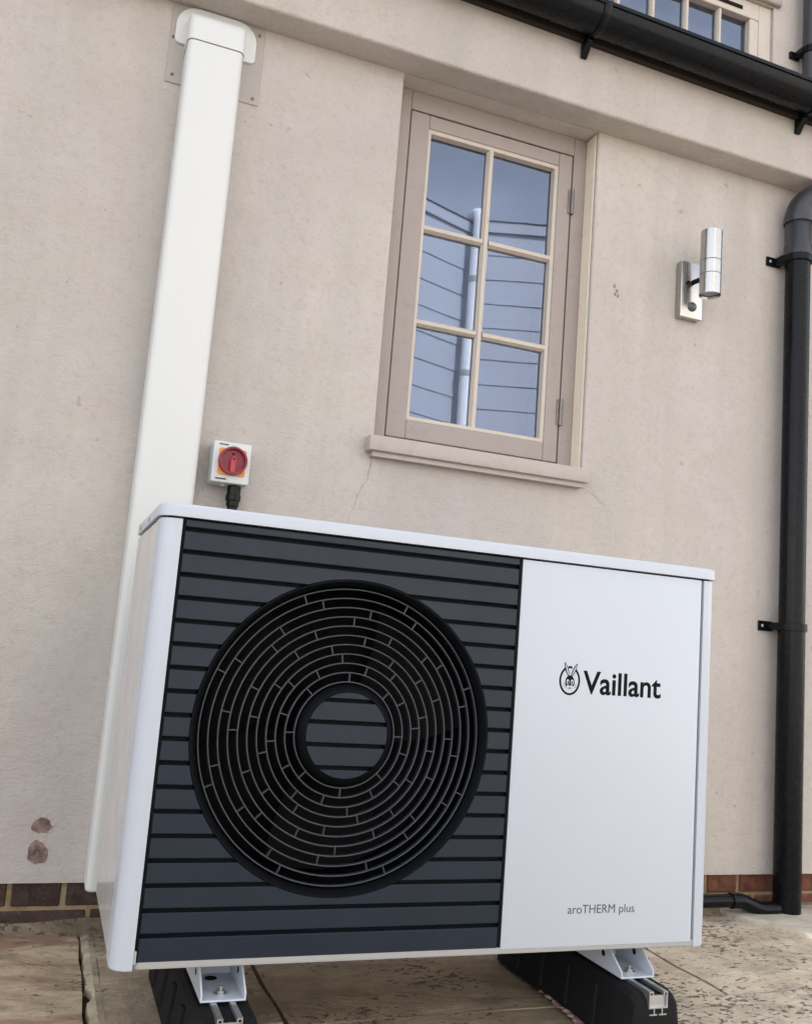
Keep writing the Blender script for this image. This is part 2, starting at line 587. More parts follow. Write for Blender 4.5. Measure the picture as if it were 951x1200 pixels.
# mortar strip between the left slabs, cement pad round the soil pipe, fillet at the wall foot
m = MB()
rs_ = random.Random(3)
ys_ = [-0.42 + 0.02 * i for i in range(60)]
lv = []
for y in ys_:
    w0 = -0.002 + rs_.uniform(0, .005) + (0.008 if 0.35 < y < 0.41 else 0)
    lv += [(w0, y, GZ - .02), (w0 + .002, y, GZ - .005 + rs_.uniform(-.001, .001)), (.016, y, GZ - .002 + rs_.uniform(-.0015, .0015)), (.0285 + rs_.uniform(-.001, .001), y, GZ - .004)]
m.add(lv, [(4 * i + k, 4 * i + k + 1, 4 * i + k + 5, 4 * i + k + 4) for i in range(59) for k in range(3)])
m.build("mortar_strip", MSTRIP, paving)
pp = [(1.74, 0.757), (1.735, 0.70), (1.79, 0.56), (1.83, 0.505), (2.3, 0.51), (2.4, 0.757)]
m = MB()
m.prism(pp, 'z', GZ - 0.02, GZ + 0.013, 0.006, 'hi')
m.build("concrete_pad", MCON, paving, smooth=40)
m = MB()
fx = [-3 + 0.1 * i for i in range(74)]
rn = random.Random(5)
prof = [(x, 0.735 + rn.uniform(-.008, .008), 0.012 + rn.uniform(-.004, .006)) for x in fx]
vs = []
for x, y, h in prof:
    vs += [(x, y - 0.012, GZ - 0.01), (x, y + 0.005, GZ + h * 0.6), (x, 0.762, GZ + h + 0.008), (x, 0.762, GZ - 0.01)]
fs = []
for i in range(len(prof) - 1):
    for k in range(3):
        fs.append((4 * i + k, 4 * i + k + 1, 4 * i + k + 5, 4 * i + k + 4))
m.add(vs, fs)
m.build("mortar_fillet", MFILLET, paving, smooth=60)

# ---------------------------------------------------------------- house
house = thing("house", (0.9, 0.9, GZ), "cream rendered house with small taupe casement window and dark brick plinth", "house")
WX0, WX1, WZ0, WZ1 = 0.590, 1.2215, 1.098, 2.142       # window opening
XL, XR = -3.2, 4.6
m = MB()
ox = rrect(WX0, WX1, WZ0, WZ1, 0.0)
m.sheet_hole([(XL, -0.022), (XR, -0.022), (XR, 2.50), (XL, 2.50)], [ox], WY)
# reveals and the bottom drip edge
d = 0.065
for a, b_ in (((WX0, WZ0), (WX1, WZ0)), ((WX1, WZ0), (WX1, WZ1)), ((WX1, WZ1), (WX0, WZ1)), ((WX0, WZ1), (WX0, WZ0))):
    m.add([(a[0], WY, a[1]), (b_[0], WY, b_[1]), (b_[0], WY + 0.17, b_[1]), (a[0], WY + 0.17, a[1])], [(0, 1, 2, 3)])
m.add([(XL, WY, -0.022), (XR, WY, -0.022), (XR, WY + 0.03, -0.022), (XL, WY + 0.03, -0.022)], [(0, 1, 2, 3)])
bmesh.ops.remove_doubles(m.bm, verts=m.bm.verts[:], dist=0.0005)
ee = [e for e in m.bm.edges if len(e.link_faces) == 2 and e.calc_face_angle(0) > 0.8 and e.verts[0].co.y < WY + 0.01 and e.verts[1].co.y < WY + 0.01]
bmesh.ops.bevel(m.bm, geom=ee, offset=0.007, segments=3, profile=0.5, affect='EDGES')
m.build("render_wall", MR, house, smooth=35, fix=True)
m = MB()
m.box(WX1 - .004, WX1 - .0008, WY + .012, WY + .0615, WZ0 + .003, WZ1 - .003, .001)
m.build("lit_reveal_sheet", MREVEAL, house, label="added cream sheet on the right window reveal, coloured as if lit")  # added sheet: light on the right reveal is put into its cream colour
# plinth: mortar bed + bricks in Flemish bond
m = MB()
m.box(XL, XR, 0.768, 0.95, GZ - 0.08, -0.0225)
m.build("plinth_mortar", MMOR, house)
pr_br = {}
def put_brick(x0, ln, z0, h, mat):
    key = (round(ln, 3), round(h, 3), mat.name)
    if key not in pr_br:
        q = MB()
        q.box(-ln / 2, ln / 2, -0.05, 0.05, -h / 2, h / 2, 0.003, 1, 0.0012)
        o = q.build("brick", mat, house)
        o.data.transform(Matrix.Translation(house.location))
        pr_br[key] = o
    else:
        o = pr_br[key].copy()
        COL.objects.link(o)
        o.parent = house
    o.location = Vector((x0 + ln / 2, 0.812 + random.uniform(-.003, .003), z0 + h / 2)) - house.location
    o.rotation_euler = (0, random.uniform(-.004, .004), 0)
JX = -0.049
k = -9
while JX + k * 0.3405 < 4.3:
    x = JX + 0.011 + k * 0.3405
    if x > 0.2:
        x += 0.163
        if k == 1:
            put_brick(0.3065, 0.145, -0.0745, 0.065, MBRL)
            put_brick(0.32, 0.19, -0.1495, 0.065, MBRL)
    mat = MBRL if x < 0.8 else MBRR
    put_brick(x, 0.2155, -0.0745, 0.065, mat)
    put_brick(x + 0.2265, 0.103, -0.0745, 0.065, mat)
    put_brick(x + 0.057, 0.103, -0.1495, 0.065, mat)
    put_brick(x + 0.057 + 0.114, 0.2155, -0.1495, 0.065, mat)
    k += 1
# projecting band over the window
m = MB()
BZ, BY = 2.142, 0.660
m.prism([(BY, BZ), (BY, 2.36), (0.749, 2.36), (0.749, BZ)], 'x', XL, XR)
ee = [e for e in m.bm.edges if all(abs(v.co.y - BY) < 1e-4 and abs(v.co.z - BZ) < 1e-4 for v in e.verts)]
bmesh.ops.bevel(m.bm, geom=ee, offset=0.009, segments=3, profile=0.5, affect='EDGES')
m.build("render_band", MR, house, smooth=35)
# roof slope above the gutter and the upper wall
m = MB()
m.prism([(0.60, 2.385), (1.16, 2.785), (1.16, 2.72), (0.66, 2.363)][::-1], 'x', XL, XR)
m.build("roof", MTILE, house)
UY = 1.15
m = MB()
m.sheet_hole([(XL, 2.3), (XR, 2.3), (XR, 3.9), (XL, 3.9)], [[(1.36, 2.885), (2.222, 2.885), (2.222, 3.165), (1.36, 3.165)]], UY)
for a, b_ in (((1.36, 2.885), (2.222, 2.885)), ((2.222, 2.885), (2.222, 3.165)), ((2.222, 3.165), (1.36, 3.165)), ((1.36, 3.165), (1.36, 2.885))):
    m.add([(a[0], UY, a[1]), (b_[0], UY, b_[1]), (b_[0], UY + 0.12, b_[1]), (a[0], UY + 0.12, a[1])], [(0, 1, 2, 3)])
m.build("upper_wall", MR, house)
# inner room behind the windows and the bulk of the house
m = MB()
m.box(XL + .01, XR - .01, 1.02, 4.2, GZ, 2.36)
m.build("room", MINTER, house)
m = MB()
m.box(XL + .01, XR - .01, 1.30, 4.2, 2.37, 3.9)
m.build("upper_room", MINTER, house)
m = MB()
m.prism([(0.95, 3.9), (2.7, 5.0), (4.4, 3.9)], 'x', XL - .2, XR + .2)
m.build("main_roof", MTILE, house)
for x in (XL, XR):
    m = MB()
    m.box(x - (0.2 if x < 0 else 0), x + (0.2 if x > 0 else 0), 0.752, 4.2, GZ, 3.9)
    m.build("end_wall", MR, house)

# ---- casement window (part of the house)
FY = WY + 0.062           # face of the fixed frame
m = MB()
a0, a1, c0, c1 = WX0 + .0005, WX1 - .0005, 1.100, 2.1415
m.box(a0, 0.6385, FY, FY + 0.09, c0, c1, 0.002)
m.box(1.1755, a1, FY, FY + 0.09, c0, c1, 0.002)
m.box(0.6388, 1.1752, FY, FY + 0.09, 2.083, c1, 0.002)
m.box(0.6388, 1.1752, FY, FY + 0.09, c0, 1.119, 0.002)
win = m.build("window", MTRIM, house)
m = MB()
m.box(0.630, 1.182, FY + 0.03, FY + 0.04, 1.112, 2.09)
dk = m
# dark rebate behind the gap with the glass area left open
b = MB()
b.sheet_hole([(0.632, 1.114), (1.18, 1.114), (1.18, 2.088), (0.632, 2.088)], [[(0.70, 1.18), (1.12, 1.18), (1.12, 2.03), (0.70, 2.03)]], FY + 0.035)
b.build("rebate", MDARK, win)
dk.bm.free()
SX0, SX1, SZ0, SZ1 = 0.6415, 1.1715, 1.121, 2.0795
GX0, GX1, GZ0, GZ1 = 0.700, 1.124, 1.178, 2.036      # glazed opening
m = MB()
sy = FY + 0.001
for x0, x1 in ((SX0, GX0 - 0.002), (GX1 + 0.002, SX1)):
    m.box(x0, x1, sy, sy + 0.048, SZ0, SZ1, 0.002)
m.box(GX0 - 0.0015, GX1 + 0.0015, sy + .0006, sy + 0.048, GZ1 + 0.002, SZ1 - .0004, 0.002)
m.box(GX0 - 0.0015, GX1 + 0.0015, sy + .0006, sy + 0.048, SZ0 + .0004, GZ0 - 0.002, 0.002)
m.build("sash", MTRIM, win)
# bevelled glazing bead: sloped frame from the sash face down to the glass
m = MB()
def picture_frame(x0, x1, z0, z1, w_, y0, y1):
    o = [(x0, z0), (x1, z0), (x1, z1), (x0, z1)]
    i = [(x0 + w_, z0 + w_), (x1 - w_, z0 + w_), (x1 - w_, z1 - w_), (x0 + w_, z1 - w_)]
    i2 = [(x0 + w_ + .003, z0 + w_ + .003), (x1 - w_ - .003, z0 + w_ + .003), (x1 - w_ - .003, z1 - w_ - .003), (x0 + w_ + .003, z1 - w_ - .003)]
    vv = [(u, y0, v) for u, v in o] + [(u, y0 + 0.003, v) for u, v in i] + [(u, y1, v) for u, v in i2]
    ff = [(k, (k + 1) % 4, 4 + (k + 1) % 4, 4 + k) for k in range(4)] + [(4 + k, 4 + (k + 1) % 4, 8 + (k + 1) % 4, 8 + k) for k in range(4)]
    m.add(vv, ff)
picture_frame(GX0 - .003, GX1 + .003, GZ0 - .003, GZ1 + .003, 0.011, sy + 0.004, sy + 0.026)
m.build("glazing_bead", MTRIM2, win)
def bar_section(wf, ww, y0, y1):
    return [(-wf / 2, y0), (wf / 2, y0), (ww / 2, y0 + 0.010), (ww / 2, y1), (-ww / 2, y1), (-ww / 2, y0 + 0.010)]
gy = sy + 0.024
MXc = 0.9025
m = MB()
m.prism([(MXc + u, v) for u, v in bar_section(0.010, 0.022, sy + 0.006, gy + 0.02)], 'z', GZ0 - 0.001, GZ1 + 0.001)
m.build("glazing_bar", MTRIM2, win)
for zc in (1.7415, 1.4615):
    for x0, x1 in ((GX0 - .001, MXc - 0.0105), (MXc + 0.0105, GX1 + .001)):
        m = MB()
        m.prism([(v, zc + u) for u, v in bar_section(0.010, 0.022, sy + 0.0065, gy + 0.02)], 'x', x0, x1)
        m.build("glazing_bar", MTRIM2, win)
for xa_, xb_ in ((GX0 + 0.008, MXc - 0.010), (MXc + 0.010, GX1 - 0.008)):
    for za_, zb_ in ((GZ0 + 0.008, 1.4515), (1.4715, 1.7315), (1.7515, GZ1 - 0.008)):
        m = MB()
        m.add([(-(xb_ - xa_) / 2 + (xa_ + xb_) / 2, 0, za_), (xb_, 0, za_), (xb_, 0, zb_), (xa_, 0, zb_)], [(0, 1, 2, 3)])
        o = m.build("pane", MGLASS, win, fix=False)
        ctr = Vector(((xa_ + xb_) / 2, gy, (za_ + zb_) / 2))
        for v in o.data.vertices:
            v.co = v.co + house.location - Vector((ctr.x, 0, ctr.z))
        o.location = ctr - house.location
        o.rotation_euler = (R(random.uniform(-.3, .3)), 0, R(random.uniform(-.35, .35)))
for zc in (1.93, 1.272):
    m = MB()
    m.tube([(1.1742, FY - 0.005, zc - 0.04), (1.1742, FY - 0.005, zc + 0.04)], 0.0055, 10)
    for q in (-0.0134, 0.0134):
        m.tube([(1.1742, FY - 0.005, zc + q - .0006), (1.1742, FY - 0.005, zc + q + .0006)], 0.0062, 10)
    m.box(1.162, 1.1735, FY - 0.0022, FY + 0.002, zc - 0.038, zc + 0.038)
    m.build("hinge", MHINGE, win, smooth=40)
m = MB()
m.box(0.566, 1.2225, 0.708, FY + 0.004, 1.053, 1.0935, 0.0035, 2)
m.box(0.580, 1.210, 0.722, 0.752, 1.040, 1.0525)
m.build("window_sill", MSILL, house, smooth=40)
# blue-grey blind standing inside, behind the panes
m = MB()
for i in range(2):
    m.box(0.66, 1.16, 0.99 + 0.004 * i, 0.992 + 0.004 * i, 1.08, 2.13)
m.build("window_blind", simple("blue_grey_blind", (0.22, 0.26, 0.36), 0.8, 0.2), house)

# ---- upper window
m = MB()
uy = UY + 0.012
m.box(1.3605, 1.415, uy, uy + .06, 2.8855, 3.1645, .002)
m.box(2.161, 2.2215, uy, uy + .06, 2.8855, 3.1645, .002)
m.box(1.4152, 2.1608, uy, uy + .06, 3.095, 3.1645, .002)
m.box(1.4152, 2.1608, uy, uy + .06, 2.8855, 2.918, .002)
uw = m.build("upper_window", MTRIM2, house)
m = MB()
for x0 in (1.455, 1.95):
    m.box(x0, x0 + 0.13, uy - 0.004, uy - .0005, 3.118, 3.134, .0015)
m.build("trickle_vent", MDARK, uw)
bx = [1.415, 1.525, 1.677, 1.829, 1.981, 2.113, 2.145]
for x in bx[1:5]:
    m = MB()
    m.prism([(x + u, v) for u, v in bar_section(0.009, 0.018, uy + .006, uy + .04)], 'z', 2.918, 3.095)
    m.build("glazing_bar", MTRIM2, uw)
m = MB()
m.box(2.118, 2.1605, uy + .002, uy + .05, 2.9185, 3.0945, .002)
m.build("stile", MTRIM2, uw)
for x0, x1 in zip([1.415, 1.534, 1.686, 1.838, 1.990], [1.516, 1.668, 1.820, 1.972, 2.118]):
    m = MB()
    m.add([(x0, uy + .028, 2.918), (x1, uy + .028, 2.918), (x1, uy + .028, 3.095), (x0, uy + .028, 3.095)], [(0, 1, 2, 3)])
    m.build("pane", MGLASS, uw, fix=False)
m = MB()
m.box(1.34, 2.25, UY - 0.02, UY + .05, 3.168, 3.20, .004)
m.build("window_hood", MTRIM, house)

MCHIP = simple("chipped_render", (0.55, 0.49, 0.43), 0.9, 0.2, vary=0.2, vscale=90)
# ---- marks on the render
def blob(cx, cz, rx, rz, seed, n=26):
    r_ = random.Random(seed)
    ph = [r_.uniform(0, 6.28) for _ in range(4)]
    o = []
    for i in range(n):
        t = 2 * PI * i / n
        k_ = 1 + 0.10 * math.sin(2 * t + ph[0]) + 0.07 * math.sin(3 * t + ph[1]) + 0.05 * math.sin(7 * t + ph[2]) + r_.uniform(-.04, .04)
        o.append((cx + rx * k_ * math.cos(t), cz + rz * k_ * math.sin(t)))
    return o
for c, s_ in (((-0.107, 0.101, 0.019, 0.018), 3), ((-0.109, 0.043, 0.021, 0.025), 9)):
    for k in range(5):
        a_ = R(-100 + 38 * k + 11 * s_)
        m = MB()
        m.flat(blob(c[0] + c[2] * 1.12 * math.cos(a_), c[1] + c[3] * 1.12 * math.sin(a_), .0035 + .0012 * (k % 3), .0028, s_ * 7 + k, 9), WY - .0003, .0013)
        m.build("render_chip", MCHIP, house)
    m = MB()
    m.flat(blob(*c, s_), WY - 0.0003, 0.0016)
    m.build("bare_patch", MPATCH, house, label="round bare brown patch in the render")
def crack(pts, wd, seed):
    r_ = random.Random(seed)
    P = []
    for (x0, z0), (x1, z1) in zip(pts, pts[1:]):
        for i in range(7):
            t = i / 7
            P.append((x0 + (x1 - x0) * t + r_.uniform(-.0035, .0035), z0 + (z1 - z0) * t + r_.uniform(-.002, .002)))
    P.append(pts[-1])
    q = MB()
    n = len(P)
    vv = []
    for i, (x, z) in enumerate(P):
        h = wd * (0.35 + 0.65 * r_.random()) * (1 - 0.6 * i / n)
        vv += [(x - h, WY - .0008, z - h * .3), (x + h, WY - .0008, z + h * .3)]
    q.add(vv, [(2 * i, 2 * i + 1, 2 * i + 3, 2 * i + 2) for i in range(n - 1)])
    return q.build("crack", MCRACK, house)
MCRACK = simple("crack_scuff_brown", (0.27, 0.225, 0.185), 0.95, 0.1)  # flat brown of the cracks and scuffs
crack([(0.589, 1.05), (0.580, 0.985), (0.560, 0.94), (0.541, 0.88), (0.52, 0.80)], 0.0011, 2)
crack([(1.225, 1.045), (1.262, 1.03), (1.30, 1.0), (1.335, 0.975)], 0.0010, 4)
for i, (x, z) in enumerate(((1.300, 1.668), (1.309, 1.655), (1.303, 1.643), (1.313, 1.640))):
    m = MB()
    m.flat(blob(x, z, 0.004, 0.006, 20 + i, 10), WY - .0003, .0008)
    m.build("scuff", MCRACK, house)
# clear plate behind the trunking cap, with screws
m = MB()
m.box(-0.045, 0.1945, WY - 0.003, WY - 0.0005, 1.922, 2.139, 0.001)
plate = m.build("wall_plate", MPLATE, house)
for x, z in ((-0.029, 1.945), (0.178, 1.938), (-0.036, 2.046), (0.179, 2.118)):
    m = MB()
    m.lathe([(0.0045, 0), (0.0045, -.0015), (0.002, -.003), (0.0005, -.003)], (x, WY - 0.003, z), 'y', 12)
    m.build("screw", MPATCH, plate, smooth=40)

# ---------------------------------------------------------------- gutter
gut = thing("gutter", (1.0, 0.585, 2.30), "black half round gutter running along the top of the cream band", "gutter")
GYc, GZc, GR = 0.588, 2.368, 0.055
outl = arc(GYc, GZc, GR, 180, 360, 20)
inn = arc(GYc, GZc, GR - 0.003, 360, 180, 20)
lip = [(GYc - GR - .004, GZc + .0), (GYc - GR - .004, GZc + .008), (GYc - GR + 0.003, GZc + .008)]
m = MB()
m.prism(outl + inn + [(GYc - GR + 0.003, GZc + .008), (GYc - GR - .004, GZc + .008), (GYc - GR - .004, GZc - .003)], 'x', -3.1, 4.5)
m.build("trough", MGUT, gut, smooth=50)
for x in (-0.48, 0.31, 1.10, 1.89, 2.68):
    m = MB()
    o_ = arc(GYc, GZc, GR + 0.0045, 172, 352, 18)
    i_ = arc(GYc, GZc, GR + 0.0006, 352, 172, 18)
    m.prism(o_ + i_, 'x', x - 0.011, x + 0.011, 0.001, 'both', 1)
    m.prism([(0.6585, 2.275), (0.6585, 2.35), (0.632, 2.345), (0.618, 2.312), (0.632, 2.300), (0.650, 2.275)], 'x', x - 0.009, x + 0.009)
    m.build("bracket", MGUT, gut, smooth=50)
m = MB()
m.box(-3.1, 4.5, 0.6415, 0.6595, 2.322, 2.372)
m.build("fascia", MFASC, gut)  # even dark brown board behind the trough

gut.rotation_euler = (0, 0.018, 0)
gut.location.z += 0.018 * (1.9 - gut.location.x)

# ---------------------------------------------------------------- soil pipe on the right
px, pyy, pr_ = 1.9385, 0.695, 0.0395
pipe = thing("soil_pipe", (px, pyy, GZ), "thick black soil pipe with a bend under the band at right", "pipe")
m = MB()
m.tube([(px, pyy, GZ + .008), (px, pyy, 0.712)], pr_, 40)
m.tube([(px, pyy, 0.70), (px, pyy, 1.895)], pr_ - .0014, 40)
m.build("lower_pipe", MPIPE, pipe, smooth=40)
m = MB()
m.lathe([(pr_ + .0002, 0), (pr_ + .004, .004), (pr_ + .004, .055), (pr_ + .0015, .06), (pr_ + .0015, .15), (pr_ - .002, .155)], (px, pyy, 1.862), 'z', 40)
m.build("collar", MPIPE2, pipe, smooth=40)
m = MB()
bend = [(px, pyy, 2.0)] + [(px + 0.075 * (1 - math.cos(R(a))) * .86, pyy - 0.075 * (1 - math.cos(R(a))) * .5, 2.015 + 0.075 * math.sin(R(a))) for a in range(0, 76, 8)]
e_ = Vector(bend[-1])
d_ = (Vector(bend[-1]) - Vector(bend[-2])).normalized()
bend += [tuple(e_ + d_ * 0.08), tuple(e_ + d_ * 0.16)]
rad = [pr_ + .003] * len(bend)
m.tube(bend, rad, 40)
m.tube([(px, pyy, 1.995), (px, pyy, 2.016)], pr_ + .006, 40)
m.build("bend", MPIPE2, pipe, smooth=45)
def pipe_clip(z, mat):
    q = MB()
    q.lathe([(pr_ + .0005, -.012), (pr_ + .005, -.011), (pr_ + .005, .011), (pr_ + .0005, .012)], (px, pyy, z), 'z', 40)
    # lug to the wall on the left, with its fixing plate
    q.prism([(px - pr_ - .001, pyy - .012), (px - pr_ - .012, pyy + .014), (px - pr_ - .012, WY - .007), (px - pr_ + .012, WY - .007), (px - pr_ + .010, pyy + .02)], 'z', z - .011, z + .011)
    q.box(px - pr_ - .040, px - pr_ + .012, WY - .0065, WY - .0008, z - .015, z + .015, .001)
    q.box(px + pr_ - .012, px + pr_ + .035, WY - .0065, WY - .0008, z - .015, z + .015, .001)
    q.prism([(px + pr_ - .012, pyy + .02), (px + pr_ + .001, pyy + .01), (px + pr_ + .012, WY - .007), (px + pr_ - .010, WY - .007)], 'z', z - .011, z + .011)
    o = q.build("clip", mat, pipe, smooth=40)
    for sx in (px - pr_ - .027, px + pr_ + .024):
        t = MB()
        t.lathe([(.005, 0), (.005, -.002), (.002, -.0035), (.0003, -.0035)], (sx, WY - .0065, z), 'y', 12)
        t.build("screw", MZINC, o, smooth=40)
pipe_clip(1.874, MPIPE)
pipe_clip(0.705, MPIPE)

# condensate pipe from the unit into the soil pipe
cpz, cpy = -0.078, 0.692
cond = thing("condensate_pipe", (1.7, cpy, cpz), "thin black plastic waste pipe elbowing into the soil pipe foot", "pipe")
m = MB()
m.tube([(0.95, cpy, cpz), (1.735, cpy, cpz)], 0.018, 24)
m.build("straight_pipe", MPIPE, cond, smooth=40)
m = MB()
m.tube([(1.735, cpy, cpz), (1.765, cpy, cpz), (1.778, cpy, cpz - .003), (1.832, cpy, cpz - .023), (1.845, cpy, cpz - .026), (1.9, cpy, cpz - .026)],
       [.0215, .0215, .0205, .0205, .0215, .0215], 24)
m.build("elbow", MPIPE, cond, smooth=45)

# upper downpipe
up_ = thing("downpipe", (2.362, 1.10, 2.6), "weathered grey downpipe beside the upper window above the gutter", "pipe")
m = MB()
m.tube([(2.366, 1.096, 2.75), (2.366, 1.096, 3.8)], 0.036, 28)
m.build("pipe", MPIPE2, up_, smooth=40)
m = MB()
m.lathe([(.0362, -.014), (.041, -.013), (.041, .013), (.0362, .014)], (2.366, 1.096, 2.985), 'z', 28)
m.box(2.300, 2.345, UY - .012, UY - .0008, 2.97, 2.998, .001)
m.box(2.318, 2.346, 1.096, UY - .002, 2.974, 2.996, .001)
m.build("clip", MPIPE, up_, smooth=40)

# ---------------------------------------------------------------- white trunking
tr = thing("trunking", (0.065, WY, -0.02), "tall white plastic trunking rising behind the unit with moulded cap", "trunking")
TX0, TX1, TY = -0.0045, 0.1335, 0.662
m = MB()
sec = rrect(TX0, TX1, TY, WY - .001, (0.016, 0.016, 0.0, 0.0), 5)
m.prism(sec, 'z', -0.022, 2.0, 0.007, 'lo', 3)
m.build("duct", MUPVC, tr, smooth=40)
# cap: rounded body that sweeps back to the wall
m = MB()
rows_ = []
e = 0.0025
profile = [(2.002, TY - e), (2.040, TY - e)] + [(2.047 + 0.040 * math.sin(R(a)), TY - e + 0.046 * (1 - math.cos(R(a)))) for a in range(0, 91, 9)] + [(2.091, WY - .024)]
for z, yf in profile:
    s_ = rrect(TX0 - e, TX1 + e, yf, max(yf + .02, WY - .002), (min(0.017, max(.003, WY - .002 - yf - .004)),) * 2 + (0, 0), 5)
    rows_.append([m.bm.verts.new((x, y, z)) for x, y in s_])
for a, b_ in zip(rows_, rows_[1:]):
    n = len(a)
    for i in range(n):
        m.bm.faces.new([a[i], a[(i + 1) % n], b_[(i + 1) % n], b_[i]])
m.bm.faces.new(rows_[0][::-1])
m.bm.faces.new(rows_[-1])
cap = m.build("cap", MUPVC, tr, smooth=50)
m = MB()
m.prism(rrect(-0.034, 0.1735, 2.030, 2.139, (0.014, 0.014, 0.055, 0.055), 8), 'y', WY - .011, WY - .0032, 0.004, 'lo', 2)
m.build("flange", MUPVC, cap, smooth=40)

# ---------------------------------------------------------------- isolator switch
iso = thing("isolator_switch", (0.214, WY, 0.91), "grey and orange isolator switch with red rotary dial on the wall", "switch")
m = MB()
m.prism(rrect(0.1685, 0.2595, 0.9115, 1.0115, 0.004, 3), 'y', 0.682, WY - .0008, 0.003, 'lo', 2)
m.build("enclosure", MGREYBOX, iso, smooth=40)
m = MB()
m.prism(rrect(0.182, 0.2475, 0.930, 0.9945, 0.003, 2), 'y', 0.679, 0.6825)
m.build("backplate", MORANGE, iso)
ix, iz = 0.2155, 0.9645
m = MB()
m.lathe([(0.0005, -.001), (0.028, -.001), (0.029, -.012), (0.0335, -.012), (0.0345, -.009), (0.0345, .005)], (ix, 0.676, iz), 'y', 40)
dial = m.build("dial", MRED, iso, smooth=40)
m = MB()
m.prism([(ix - .006, iz - .030), (ix + .006, iz - .030), (ix + .0065, iz + .004), (ix, iz + .012), (ix - .0065, iz + .004)], 'y', 0.662, 0.6752, .0012, 'lo', 1)
m.build("handle", MRED2, dial)
m = MB()
m.lathe([(.0024, 0), (.0024, -.001), (.0003, -.001)], (ix + .0003, 0.662, iz + .003), 'y', 10)
m.lathe([(.003, 0), (.003, -.001), (.0003, -.001)], (ix, 0.675, iz + .017), 'y', 10)
m.build("keyhole", MDARK, dial)
for x, z in ((ix - .004, 0.9205), (ix + .001, 1.004)):
    m = MB()
    m.lathe([(.0035, 0), (.003, -.0015), (.0003, -.0015)], (x, 0.682, z), 'y', 12)
    m.build("screw", MZINC, iso, smooth=40)
m = MB()
m.box(0.181, 0.203, .6815, .6822, 1.0025, 1.0055)
m.box(0.179, 0.2045, .6815, .6822, 0.9180, 0.9218)
m.build("printed_mark", MINK2, iso)
m = MB()
m.lathe([(.0005, 0), (.006, 0), (.006, -.004), (.0005, -.004)], (0.203, 0.715, 0.9113), 'z', 12)
m.build("plug", MGREYBOX, iso, smooth=40)
m = MB()
gx, gyy = 0.232, 0.715
m.lathe([(.0005, 0), (.0165, 0), (.0165, -.022), (.0185, -.023), (.0185, -.036), (.0155, -.038), (.0155, -.05), (.0125, -.052), (.0125, -.28), (.0005, -.28)], (gx, gyy, 0.911), 'z', 20)
m.build("cable_gland", MPIPE, iso, smooth=40)

# ---------------------------------------------------------------- wall light
wl = thing("wall_light", (1.556, WY, 1.61), "brushed steel up and down wall light with round motion sensor", "light")
m = MB()
m.box(1.517, 1.597, 0.722, WY - .0008, 1.612, 1.790, .0025, 2)
m.build("mounting_plate", MSTEEL, wl, smooth=40)
lx, ly = 1.567, 0.650
m = MB()
prof = [(.0295, 0.006), (.0315, 0)]
for z in (.062, .104):
    prof += [(.0315, z), (.0303, z + .0006), (.0303, z + .0018), (.0315, z + .0024)]
prof += [(.0315, .2), (.0295, .1985), (.0295, .19)]
m.lathe(prof, (lx, ly, 1.662), 'z', 40)
m.build("lamp_tube", MSTEEL, wl, smooth=30)
m = MB()
for z in (.0632, .1052):
    m.lathe([(.0304, z - .0005), (.03155, z - .0004), (.03155, z + .0004), (.0304, z + .0005)], (lx, ly, 1.662), 'z', 40)
m.build("groove_ring", MHINGE, wl, smooth=40)
m = MB()
m.lathe([(.0005, .010), (.0294, .010), (.0294, .012), (.0005, .012)], (lx, ly, 1.662), 'z', 32)
m.lathe([(.0005, .190), (.0294, .190), (.0294, .192), (.0005, .192)], (lx, ly, 1.662), 'z', 32)
m.build("lens", simple("frosted_glass", (0.35, 0.36, 0.37), 0.25, 0.6), wl)
m = MB()
m.tube([(lx, ly + .031, 1.727), (lx - .006, 0.7218, 1.727)], 0.0075, 16)
m.tube([(1.540, 0.7218, 1.722), (1.540, 0.714, 1.722)], 0.0042, 12)
m.build("stem", MDARK, wl, smooth=40)
m = MB()
m.lathe([(.0150, 0), (.0150, -.003), (.0135, -.006), (.0105, -.0095), (.006, -.0122), (.0004, -.013)], (1.5585, 0.722, 1.6475), 'y', 24)
m.build("motion_sensor", MLENS, wl, smooth=60)

# ---------------------------------------------------------------- heat pump
hp = thing("heat_pump", (0.55, 0.21, 0.03), "white and slate grey air source heat pump with round fan grille", "heat pump")
D = 0.42
ZB, ZT = 0.047, 0.7325
XA, XB, XC = 0.0355, 0.657, 1.0605
m = MB()
m.box(0.003, 1.097, 0.165, D - .003, ZB + .001, ZT)
m.box(0.650, 1.097, 0.047, 0.164, ZB + .001, ZT)
m.build("casing", MWSIDE, hp)
# rounded corner posts
def post(flip):
    q = MB()
    o = [(XA - .0015, 0.0)] + [(x, y) for x, y in arc(0.027, 0.027, 0.027, 270, 180, 10)] + [(0.0, 0.070), (0.004, 0.070), (0.004, 0.0485), (XA - .0015, 0.0485)]
    if flip:
        o = [(1.0965 + .0035 - x, y) for x, y in o][::-1]
    q.prism(o, 'z', 0.0345, ZT, 0.005, 'lo', 3)
    return q.build("corner_post", MWHITE, hp, smooth=35)
post(False)
post(True)
for x0, x1 in ((0.0, 0.0028), (1.0972, 1.1)):
    m = MB()
    m.box(x0, x1, 0.0705, D, ZB - .004, ZT - .0005, .0008)
    m.build("side_panel", MWSIDE, hp)
